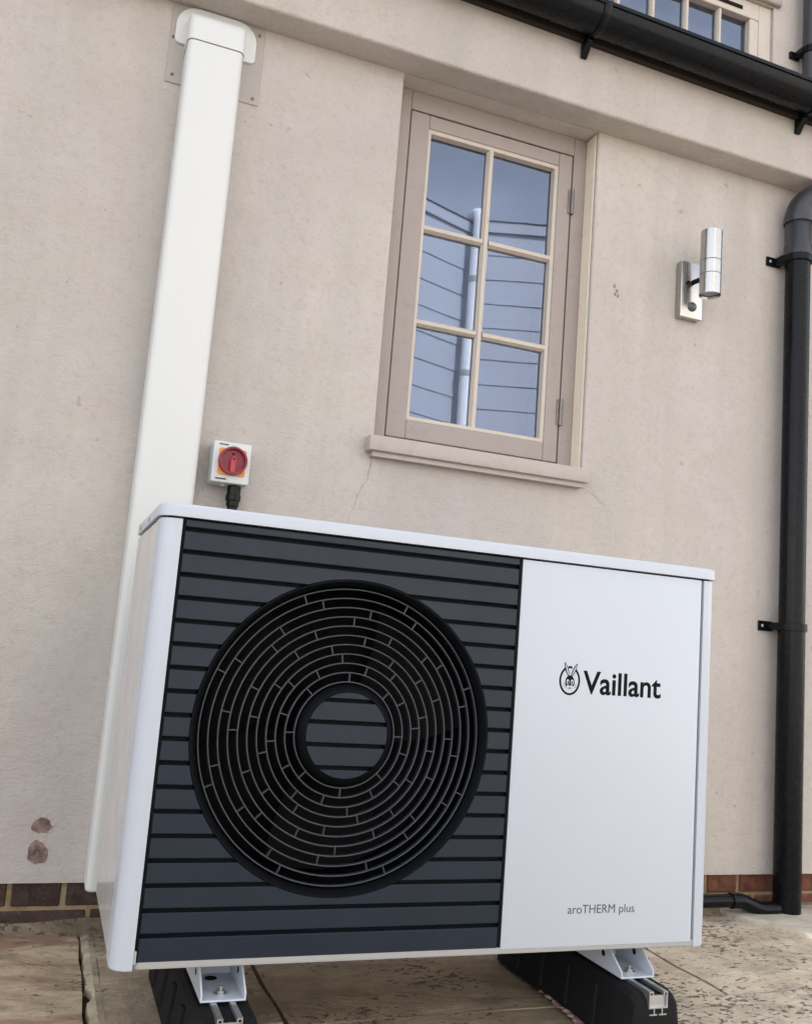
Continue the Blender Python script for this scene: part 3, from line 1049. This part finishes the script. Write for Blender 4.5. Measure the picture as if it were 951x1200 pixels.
# lid
m = MB()
m.prism(rrect(-0.004, 1.104, -0.004, D + .004, 0.031, 7), 'z', ZT + .0035, 0.7575, 0.005, 'hi', 3)
lid = m.build("lid", MWHITE, hp, smooth=35)
m = MB()
m.box(0.012, 1.088, 0.012, D - .012, ZT - .004, ZT + .0034)
m.build("lid_seal", MDARK, hp)
for y in (0.17, 0.33):
    for x, a in ((-0.0042, -1), (1.1042, 1)):
        m = MB()
        m.lathe([(.0042, 0), (.0042, a * .0012), (.002, a * .002), (.0003, a * .002)], (x, y, 0.744), 'x', 12)
        m.build("screw", MZINC, lid, smooth=40)
# a few grains of grit standing on the lid edge
for x in (0.585, 1.005):
    m = MB()
    m.lathe([(.0004, 0), (.0028, .0008), (.002, .003), (.0004, .0042)], (x, 0.03, 0.7574), 'z', 8)
    m.build("grit", MPATCH, lid)
# base tray
m = MB()
m.prism(rrect(0.034, 1.085, 0.002, D - .008, 0.012, 5), 'z', 0.0355, ZB + .0005, 0.003, 'lo', 2)
m.build("base_tray", MBASE, hp, smooth=40)
m = MB()
m.box(XA - .001, XA + .0022, -.0008, 0.01, 0.045, 0.064, .0005)
m.build("trim_clip", MBASE, hp)

# white front panel
m = MB()
m.prism(rrect(XB + .0005, XC - .0006, 0.0445, ZT, 0.001, 1), 'y', 0.0, 0.0465, 0.0012, 'lo', 2)
front = m.build("front_panel", MWHITE, hp, smooth=30)

# lettering
def text_mesh(txt, size):
    cu = bpy.data.curves.new("t", 'FONT')
    cu.body = txt
    cu.size = size
    o = bpy.data.objects.new("t", cu)
    COL.objects.link(o)
    bpy.context.view_layer.update()
    me = bpy.data.meshes.new_from_object(o.evaluated_get(bpy.context.evaluated_depsgraph_get()))
    bpy.data.objects.remove(o)
    return me
def lettering(txt, x0, x1, z0, capz, bold, mat, label, tail=None):
    """flat print: fitted to x0..x1, baseline z0, capital height capz; bold = outline growth"""
    cu = bpy.data.curves.new("t", 'FONT')
    cu.body = txt
    cu.size = 1.0
    cu.offset = bold
    cu.extrude = 0.01
    o = bpy.data.objects.new("t", cu)
    COL.objects.link(o)
    bpy.context.view_layer.update()
    me = bpy.data.meshes.new_from_object(o.evaluated_get(bpy.context.evaluated_depsgraph_get()))
    bpy.data.objects.remove(o)
    ref = bpy.data.curves.new("t", 'FONT')
    ref.body = "VT"
    ref.size = 1.0
    ref.offset = bold
    o = bpy.data.objects.new("t", ref)
    COL.objects.link(o)
    bpy.context.view_layer.update()
    rm = bpy.data.meshes.new_from_object(o.evaluated_get(bpy.context.evaluated_depsgraph_get()))
    bpy.data.objects.remove(o)
    ch = max(v.co.y for v in rm.vertices)
    xs = [v.co.x for v in me.vertices]
    sx = (x1 - x0) / (max(xs) - min(xs))
    sz = capz / ch
    mn = min(xs)
    for v in me.vertices:
        v.co = Vector((x0 + (v.co.x - mn) * sx, -0.0002 + (0.00015 if v.co.z < 0 else -0.00015), z0 + v.co.y * sz)) - hp.location
    me.materials.clear()
    me.materials.append(mat)
    o = bpy.data.objects.new("lettering", me)
    COL.objects.link(o)
    o.parent = front
    o['label'] = label
    return o
lettering("Vaillant", 0.797, 0.9715, 0.4955, 0.0415, 0.018, MINK, "bold black word Vaillant")
lettering("aroTHERM plus", 0.789, 0.931, 0.1012, 0.0148, -0.004, MINK2, "small grey words aroTHERM plus")

# hare emblem in its oval ring
def ell(cx, cz, rx, rz, n=32, a0=0, a1=360, rot_=0):
    o = []
    for i in range(n if a1 - a0 >= 360 else n + 1):
        t = R(a0 + (a1 - a0) * i / n)
        u, v = rx * math.cos(t), rz * math.sin(t)
        o.append((cx + u * math.cos(rot_) - v * math.sin(rot_), cz + u * math.sin(rot_) + v * math.cos(rot_)))
    return o
ecx, ecz = 0.7685, 0.5165
m = MB()
ring_o = ell(ecx, ecz, 0.0222, 0.0268, 44, 118, 422)
ring_i = ell(ecx, ecz, 0.0184, 0.0228, 44, 422, 118)
m.flat(ring_o + ring_i, -.00004, .0003)
m.flat(ell(ecx, ecz, 0.0222, 0.0268, 8, 78, 102) + ell(ecx, ecz, 0.0184, 0.0228, 8, 102, 78), -.00004, .0003)
def leaf(bx_, bz_, tx_, tz_, w_):
    dx, dz = tx_ - bx_, tz_ - bz_
    ln = math.hypot(dx, dz)
    nx, nz_ = -dz / ln, dx / ln
    left, right = [], []
    for i in range(11):
        t = i / 10
        h = w_ * math.sin(PI * min(1, t * .92 + .08)) ** .7
        left.append((bx_ + dx * t + nx * h, bz_ + dz * t + nz_ * h))
        right.append((bx_ + dx * t - nx * h, bz_ + dz * t - nz_ * h))
    return left + right[::-1]
m.flat(leaf(0.7665, 0.5235, 0.7562, 0.5505, .0032), -.0004, .0003)
m.flat(leaf(0.7715, 0.5235, 0.7832, 0.5490, .0032), -.0004, .0003)
m.flat(ell(0.7688, 0.5135, 0.0098, 0.0125, 28), -.0001, .0003)
em = m.build("emblem", MINK, front, label="black hare head emblem in an oval ring")
m = MB()
m.flat(leaf(0.7655, 0.526, 0.7574, 0.5478, .0013), -.0008, .0003)
m.flat(leaf(0.7726, 0.526, 0.7820, 0.5465, .0013), -.0008, .0003)
m.flat(ell(0.7644, 0.5140, 0.0030, 0.0048, 16), -.0005, .0003)
m.flat(ell(0.7734, 0.5140, 0.0030, 0.0048, 16), -.0005, .0003)
m.flat([(0.7615, 0.5070), (0.7672, 0.5085), (0.7688, 0.5060), (0.7704, 0.5085), (0.7765, 0.5070), (0.7745, 0.5030), (0.7688, 0.5012), (0.7632, 0.5030)], -.0005, .0003)
m.build("emblem_white", MWHITE, front)  # white print inside the black hare head
m = MB()
m.flat(ell(0.7649, 0.5132, 0.0014, 0.0026, 12), -.0009, .0003)
m.flat(ell(0.7729, 0.5132, 0.0014, 0.0026, 12), -.0009, .0003)
m.flat([(0.7674, 0.5074), (0.7702, 0.5074), (0.7688, 0.5052)], -.0009, .0003)
m.flat([(0.7655, 0.5030), (0.7688, 0.5020), (0.7722, 0.5030), (0.7688, 0.5038)], -.0009, .0003)
for s_ in (-1, 1):
    for a in (-.0016, .0012):
        m.flat([(0.7688 + s_ * .0095, 0.5072 + a), (0.7688 + s_ * .0142, 0.5084 + a * 2.2), (0.7688 + s_ * .0142, 0.5080 + a * 2.2), (0.7688 + s_ * .0095, 0.5066 + a)][::s_], -.0009, .0003)
m.build("emblem_eye", MINK, front)

# dark louvred panel: backing, nineteen slats, fan grille
FC = (0.344, 0.399)          # fan centre (x, z)
RO = 0.2600
RS = RO + 0.0028             # slats stop here
m = MB()
circ = [(FC[0] + (RO + .004) * math.cos(2 * PI * i / 96), FC[1] + (RO + .004) * math.sin(2 * PI * i / 96)) for i in range(96)]
m.sheet_hole([(XA, ZB), (XB - .0005, ZB), (XB - .0005, ZT), (XA, ZT)], [circ], 0.0095)
m.box(XA, XA + .0035, .0004, .0095, ZB + .001, ZT)
m.box(XB - .006, XB - .0008, .0004, .0095, ZB + .001, ZT)
back = m.build("louvre_backing", MGROOVE, hp)
pitch = 0.03718
g0 = 0.717                   # centre of the topmost groove
gh = 0.0034                  # half a groove
zs_ = [ZT] + [g0 - pitch * i for i in range(18)] + [ZB]
def slat_poly(x0, x1, za, zb, side):
    """part of the strip outside the circle of radius RS"""
    pts = []
    n = 14
    for i in range(n + 1):
        z = za + (zb - za) * i / n
        h = RS * RS - (z - FC[1]) ** 2
        pts.append((z, math.sqrt(h) if h > 0 else None))
    return pts
for i in range(19):
    zt = zs_[i] - (gh if i else 0.0)
    zb = zs_[i + 1] + (gh if i < 18 else 0.0)
    q = MB()
    x0, x1 = XA + .0036, XB - .0062
    hit = min(abs(zt - FC[1]), abs(zb - FC[1])) < RS - .001 or (zb < FC[1] < zt)
    if not hit:
        q.prism([(x0, zb), (x1, zb), (x1, zt), (x0, zt)], 'y', 0.0, 0.0094, 0.0014, 'lo', 1)
    else:
        P = slat_poly(x0, x1, zb, zt, 0)
        if all(h is not None for _, h in P):
            lf = [(x0, zb)] + [(FC[0] - h, z) for z, h in P] + [(x0, zt)]
            rg = [(x1, zt)] + [(FC[0] + h, z) for z, h in reversed(P)] + [(x1, zb)]
            q.prism(lf, 'y', 0.0, 0.0094, 0.0012, 'lo', 1)
            q.build("louvre_slat", MSLATE, hp)
            q = MB()
            q.prism(rg, 'y', 0.0, 0.0094, 0.0012, 'lo', 1)
        else:
            # the circle only bites into one side of this strip
            lower = zt > FC[1]          # strip above the centre: circle enters from below
            if lower:
                zz = [zb + (RS + FC[1] - zb) * k / 12 for k in range(13)]
                hh = [math.sqrt(max(0, RS * RS - (z - FC[1]) ** 2)) for z in zz]
                arcp = [(FC[0] - h, z) for z, h in zip(zz, hh)] + [(FC[0] + h, z) for z, h in list(zip(zz, hh))[::-1][1:]]
                q.prism([(x0, zb)] + arcp + [(x1, zb), (x1, zt), (x0, zt)], 'y', 0.0, 0.0094, 0.0012, 'lo', 1)
            else:
                zz = [zt + (FC[1] - RS - zt) * k / 12 for k in range(13)]
                hh = [math.sqrt(max(0, RS * RS - (z - FC[1]) ** 2)) for z in zz]
                arcp = [(FC[0] + h, z) for z, h in zip(zz, hh)] + [(FC[0] - h, z) for z, h in list(zip(zz, hh))[::-1][1:]]
                q.prism([(x1, zt)] + arcp + [(x0, zt), (x0, zb), (x1, zb)], 'y', 0.0, 0.0094, 0.0012, 'lo', 1)
    q.build("louvre_slat", MSLATE, hp)
# funnel and hub cones
m = MB()
m.lathe([(RS - .0004, .0094), (RS - .0004, .0006), (RS - .0010, 0.0), (RO, 0.0), (RO - .0006, .0006), (.2520, .014), (.2515, .030), (.2515, .045)], (FC[0], 0, FC[1]), 'y', 128)
fg = m.build("fan_grille", MGROOVE, hp, smooth=40)
m = MB()
m.lathe([(.2517, .0455), (.2517, .16), (.05, .16), (.001, .16)], (FC[0], 0, FC[1]), 'y', 64)
m.build("fan_chamber", MBLACKIN, hp, smooth=40)
HR = 0.0735
m = MB()
m.lathe([(HR - .0012, 0.004), (HR - .001, -.0002), (HR + .0005, .0004), (.0840, .0135), (.0855, .030), (.03, .05)], (FC[0], 0, FC[1]), 'y', 96)
m.build("hub_rim", MGROOVE, fg, smooth=40)
m = MB()
m.lathe([(.0005, .0092), (HR - .0014, .0092), (HR - .0014, .012), (.0005, .012)], (FC[0], 0, FC[1]), 'y', 64)
m.build("hub_backing", MGROOVE, fg)
# hub slats follow the same grooves
rr = HR - .0016
for i in range(19):
    zt = min(zs_[i] - (gh if i else 0), FC[1] + rr)
    zb = max(zs_[i + 1] + (gh if i < 18 else 0), FC[1] - rr)
    if zt - zb < .002:
        continue
    q = MB()
    zz = [zb + (zt - zb) * k / 10 for k in range(11)]
    hh = [math.sqrt(max(1e-6, rr * rr - (z - FC[1]) ** 2)) for z in zz]
    pts = [(FC[0] + h, z) for z, h in zip(zz, hh)] + [(FC[0] - h, z) for z, h in list(zip(zz, hh))[::-1]]
    q.prism(pts, 'y', 0.0, 0.0092, 0.0009, 'lo', 1)
    q.build("hub_slat", MSLATE, fg)
# concentric rings
RY = 0.0125
rings = [0.0885 + 0.01588 * k for k in range(11)]
t2 = 0.00105
for r_ in rings:
    q = MB()
    q.lathe([(r_ - t2, .009), (r_ - t2, .0004), (r_ - t2 * .5, 0), (r_ + t2 * .5, 0), (r_ + t2, .0004), (r_ + t2, .009)], (FC[0], RY, FC[1]), 'y', 112)
    q.build("grille_ring", MRING, fg, smooth=40)
# radial spokes between them: eight per gap, each gap turned on
q = MB()
q.box(-.00745 + .0002, .00745 - .0002, RY + .0006, RY + .008, -.0009, .0009)
sp0 = q.build("grille_spoke", MRING, fg)
for v in sp0.data.vertices:
    v.co = v.co + hp.location
offs = [0, 30, 7, 14, 37, 22, 0, 37, 15, 22]
first = True
for k, of in enumerate(offs):
    rm_ = (rings[k] + rings[k + 1]) / 2
    for j in range(8):
        a = R(of + 45 * j)
        o = sp0 if first else sp0.copy()
        if not first:
            COL.objects.link(o)
            o.parent = fg
        first = False
        o.location = Vector((FC[0] + rm_ * math.cos(a), 0, FC[1] + rm_ * math.sin(a))) - hp.location
        o.rotation_euler = (0, -a, 0)
# the fan in the dark chamber behind
m = MB()
m.lathe([(.0005, .06), (.06, .06), (.066, .07), (.066, .13), (.0005, .13)], (FC[0], 0, FC[1]), 'y', 40)
for j in range(3):
    a0_ = R(120 * j + 20)
    grid = []
    for u in range(7):
        rr_ = .06 + .18 * u / 6
        row = []
        for v in range(6):
            an = a0_ + (v / 5 - .5) * 1.15 + u * .05
            row.append((FC[0] + rr_ * math.cos(an), .075 + .05 * v / 5, FC[1] + rr_ * math.sin(an)))
        grid.append(row)
    vv = [p for r0 in grid for p in r0]
    m.add(vv, [(6 * u + v, 6 * u + v + 1, 6 * u + v + 7, 6 * u + v + 6) for u in range(6) for v in range(5)])
m.build("fan_blades", MBLADE, hp, smooth=60)

# mounting brackets under the tray
def bracket(cx):
    q = MB()
    hw = 0.036
    t = 0.003
    z0, z1 = -0.0165, 0.0345
    q.box(cx - hw, cx + hw, 0.0, 0.40, z0, z0 + t, .0008)
    for x0 in (cx - hw, cx + hw - t):
        q.prism([(0.001, z0 + t), (0.001, z0 + .012), (0.055, z1), (0.399, z1), (0.399, z0 + t)], 'x', x0, x0 + t)
    q.prism([(0.12, z0 + t), (0.12, z1), (0.123, z1), (0.123, z0 + t)], 'x', cx - hw + t + .001, cx + hw - t - .001)
    o = q.build("mounting_bracket", MWHITE, hp)
    q = MB()
    q.lathe([(.0005, .012), (.003, .012), (.003, .006), (.007, .006), (.007, .0025), (.0105, .0022), (.0105, .0)], (cx, .028, z0 + t), 'z', 12)
    q.build("bolt", MZINC, o, smooth=30)
    for x0, sg in ((cx - hw, -1), (cx + hw, 1)):
        q = MB()
        q.lathe([(.0005, sg * .0004), (.0058, sg * .0004), (.0058, -sg * (t + .0004)), (.0005, -sg * (t + .0004))], (x0, .062, z0 + .027), 'x', 16)
        q.build("bolt_hole", MDARK, o)
    q = MB()
    q.lathe([(.0005, .0004), (.0105, .0004), (.0105, -.0004), (.0005, -.0004)], (cx - .004, .098, z0 + t), 'z', 20)
    q.build("slot_hole", MDARK, o)
    return o
CXL, CXR = 0.178, 0.945
bracket(CXL)
bracket(CXR)

# ---------------------------------------------------------------- rubber feet with channel rails
def foot(cx, label):
    t = thing("support_foot", (cx, 0.2, GZ), label, "support foot", "rubber feet under the heat pump")
    q = MB()
    b = bmesh.new()
    # cross-section in x,z lofted along y, ends sloping back
    zt = -0.0225
    def sec_(y, k, top):
        hb, ht = 0.059 * k, 0.047 * k
        return [(cx - hb, y, GZ + .0008), (cx - hb, y, GZ + .012), (cx - ht, y, top - .008), (cx - ht + .008, y, top), (cx + ht - .008, y, top), (cx + ht, y, top - .008), (cx + hb, y, GZ + .012), (cx + hb, y, GZ + .0008)]
    ys = [(-0.062, .84, zt - .03), (-0.056, .94, zt - .010), (-0.044, .985, zt - .002), (-.034, 1, zt), (0.43, 1, zt), (.45, .98, zt - .004), (.462, .86, zt - .03)]
    rw = [[b.verts.new(p) for p in sec_(*a)] for a in ys]
    for a, c in zip(rw, rw[1:]):
        for i in range(8):
            b.faces.new([a[i], a[(i + 1) % 8], c[(i + 1) % 8], c[i]])
    b.faces.new(rw[0][::-1])
    b.faces.new(rw[-1])
    q.merge(b)
    # ribs down the sloping sides
    for y in (0.06, 0.16, 0.26, 0.36):
        for sg in (-1, 1):
            q.add([(cx + sg * .0588, y - .012, GZ + .014), (cx + sg * .0588, y + .012, GZ + .014), (cx + sg * .050, y + .008, zt - .018), (cx + sg * .050, y - .008, zt - .018),
                   (cx + sg * .0635, y - .010, GZ + .014), (cx + sg * .0635, y + .010, GZ + .014), (cx + sg * .0545, y + .006, zt - .018), (cx + sg * .0545, y - .006, zt - .018)],
                  [(4, 5, 6, 7), (0, 1, 5, 4), (1, 2, 6, 5), (2, 3, 7, 6), (3, 0, 4, 7)])
    q.build("rubber_body", MRUB, t, smooth=30)
    # open aluminium channel let into the top
    q = MB()
    h, tt = 0.0195, 0.0022
    z0 = zt - .023
    z1 = -0.0170
    U_ = [(cx - h, z0), (cx + h, z0), (cx + h, z1), (cx + h - .009, z1), (cx + h - .009, z1 - .006), (cx + h - .0068, z1 - .006), (cx + h - .0068, z1 - tt), (cx + h - tt, z1 - tt), (cx + h - tt, z0 + tt),
          (cx - h + tt, z0 + tt), (cx - h + tt, z1 - tt), (cx - h + .0068, z1 - tt), (cx - h + .0068, z1 - .006), (cx - h + .009, z1 - .006), (cx - h + .009, z1), (cx - h, z1)]
    q.prism(U_, 'y', -0.064, 0.44)
    q.box(cx - h + tt + .0003, cx + h - tt - .0003, -0.0595, -0.057, z0 + tt + .0003, z1 - .0075)
    for sg in (-1, 1):
        q.box(cx + sg * .0085 - .0011, cx + sg * .0085 + .0011, -0.0638, -0.052, z0 - .009, z0 - .0002)
        q.box(cx + sg * .0085 - (.0065 if sg > 0 else .0095), cx + sg * .0085 + (.0095 if sg > 0 else .0065), -0.0638, -0.052, z0 - .0115, z0 - .0092)
    q.build("channel_rail", MALU, t)
    q = MB()
    q.box(cx - .018, cx + .018, -0.0645, -0.058, GZ + .030, GZ + .036, .001)
    q.build("moulded_rib", MRUB, t)
    return t
foot(CXL, "black rubber support foot under the fan side of the heat pump")
foot(CXR, "black rubber support foot under the plain white side of the heat pump")

# torn strip of pink film lying along the right foot
r_ = random.Random(11)
P0, P1 = Vector((0.930, 0.44)), Vector((0.862, 0.05))
b = MB()
vv = []
n = 34
for i in range(n + 1):
    t = i / n
    c = P0 + (P1 - P0) * t
    wob = 0.006 * math.sin(9 * t) + r_.uniform(-.004, .004)
    wd = 0.005 + r_.uniform(-.003, .006)
    vv += [(c.x - wd + wob, c.y, GZ + .004), (c.x + wob, c.y, GZ + .005 + r_.uniform(0, .004)), (c.x + .02, c.y, GZ + .004)]
ff = []
for i in range(n):
    for k in range(2):
        ff.append((3 * i + k, 3 * i + k + 1, 3 * i + k + 4, 3 * i + k + 3))
b.add(vv, ff)
o = b.build("plastic_film", MPINK, fix=False)
tag(o, "torn pinkish plastic strip lying on the paving beside a rubber foot", "film")

# ---------------------------------------------------------------- house across the yard (seen in the window glass)
oh = thing("clad_house", (3.8, -6.4, GZ), "pale blue weatherboarded house across the yard mirrored in the window panes", "house")
def board_run(p0, direction, length, zs0, zs1, step):
    d_ = Vector((*direction, 0)).normalized()
    nrm = Vector((-d_.y, d_.x, 0))
    if nrm.y < 0:
        nrm = -nrm
    z = zs0
    proto = None
    while z < zs1:
        if proto is None:
            q = MB()
            vs_ = []
            for s_ in (0, length):
                for dn, dz in ((-.03, 0), (.018, 0), (.006, step + .02), (-.03, step + .02)):
                    p = Vector((p0[0], p0[1], 0)) + d_ * s_ + nrm * dn
                    vs_.append((p.x, p.y, dz))
            q.add(vs_, [(0, 1, 2, 3), (7, 6, 5, 4), (0, 4, 5, 1), (1, 5, 6, 2), (2, 6, 7, 3), (3, 7, 4, 0)])
            proto = q.build("weatherboard", MCLAD, oh)
            proto.data.transform(Matrix.Translation((0, 0, oh.location.z)))
            o = proto
        else:
            o = proto.copy()
            COL.objects.link(o)
            o.parent = oh
        o.location.z = z - oh.location.z
        z += step
C0 = (3.86, -6.05)
D1 = Vector((0.938, 0.347))
D2 = Vector((-0.938, 0.347))
board_run(C0, D1, 1.75, 2.75, 5.3, 0.285)
board_run((C0[0] - .02, C0[1] + .01), D2, 2.0, 2.75, 5.3, 0.30)
q1 = Vector(C0) + D1 * 4.0
q2 = Vector(C0) + D2 * 3.6
body = [tuple(q2), (C0[0], C0[1] - .06), tuple(q1), (q1.x + 1.2, q1.y - 3.2), (C0[0], C0[1] - 4.0), (q2.x - 1.2, q2.y - 3.2)]
m = MB()
m.prism([(x, y - .04) for x, y in body], 'z', GZ, 5.25)
m.build("house_core", MBOUNCE, oh)  # unseen lower storey and wing ends added in pale render to bounce light
m = MB()
m.prism([(x, y + (.10 if k < 3 else 0)) for k, (x, y) in enumerate(body)], 'z', 5.32, 5.45)
m.build("roof_edge", MCLAD, oh)
m = MB()
zr_ = 5.452
cx_ = sum(p[0] for p in body) / 6
cy2 = sum(p[1] for p in body) / 6
m.add([(x, y + (.12 if k < 3 else 0), zr_) for k, (x, y) in enumerate(body)] + [(cx_, cy2, 5.56)], [(k, (k + 1) % 6, 6) for k in range(6)])
m.build("roof", MTILE, oh)
ohp = thing("white_downpipe", (C0[0] - .1, C0[1] + .16, GZ), "white downpipe with rounded top in the corner of the boarded house", "pipe")
m = MB()
bx0, by0 = C0[0] - .08, C0[1] + .20
m.tube([(bx0, by0, GZ + .01), (bx0, by0, 5.42)] + [(bx0, by0 - .14 * (1 - math.cos(R(a))), 5.42 + .14 * math.sin(R(a))) for a in range(15, 91, 15)] + [(bx0, by0 - .26, 5.56)], 0.075, 20)
m.build("pipe", MPOLE, ohp, smooth=40)
for z in (3.6, 4.7):
    m = MB()
    m.lathe([(.0755, -.03), (.083, -.03), (.083, .03), (.0755, .03)], (bx0, by0, z), 'z', 20)
    m.build("clip", MBASE, ohp, smooth=40)
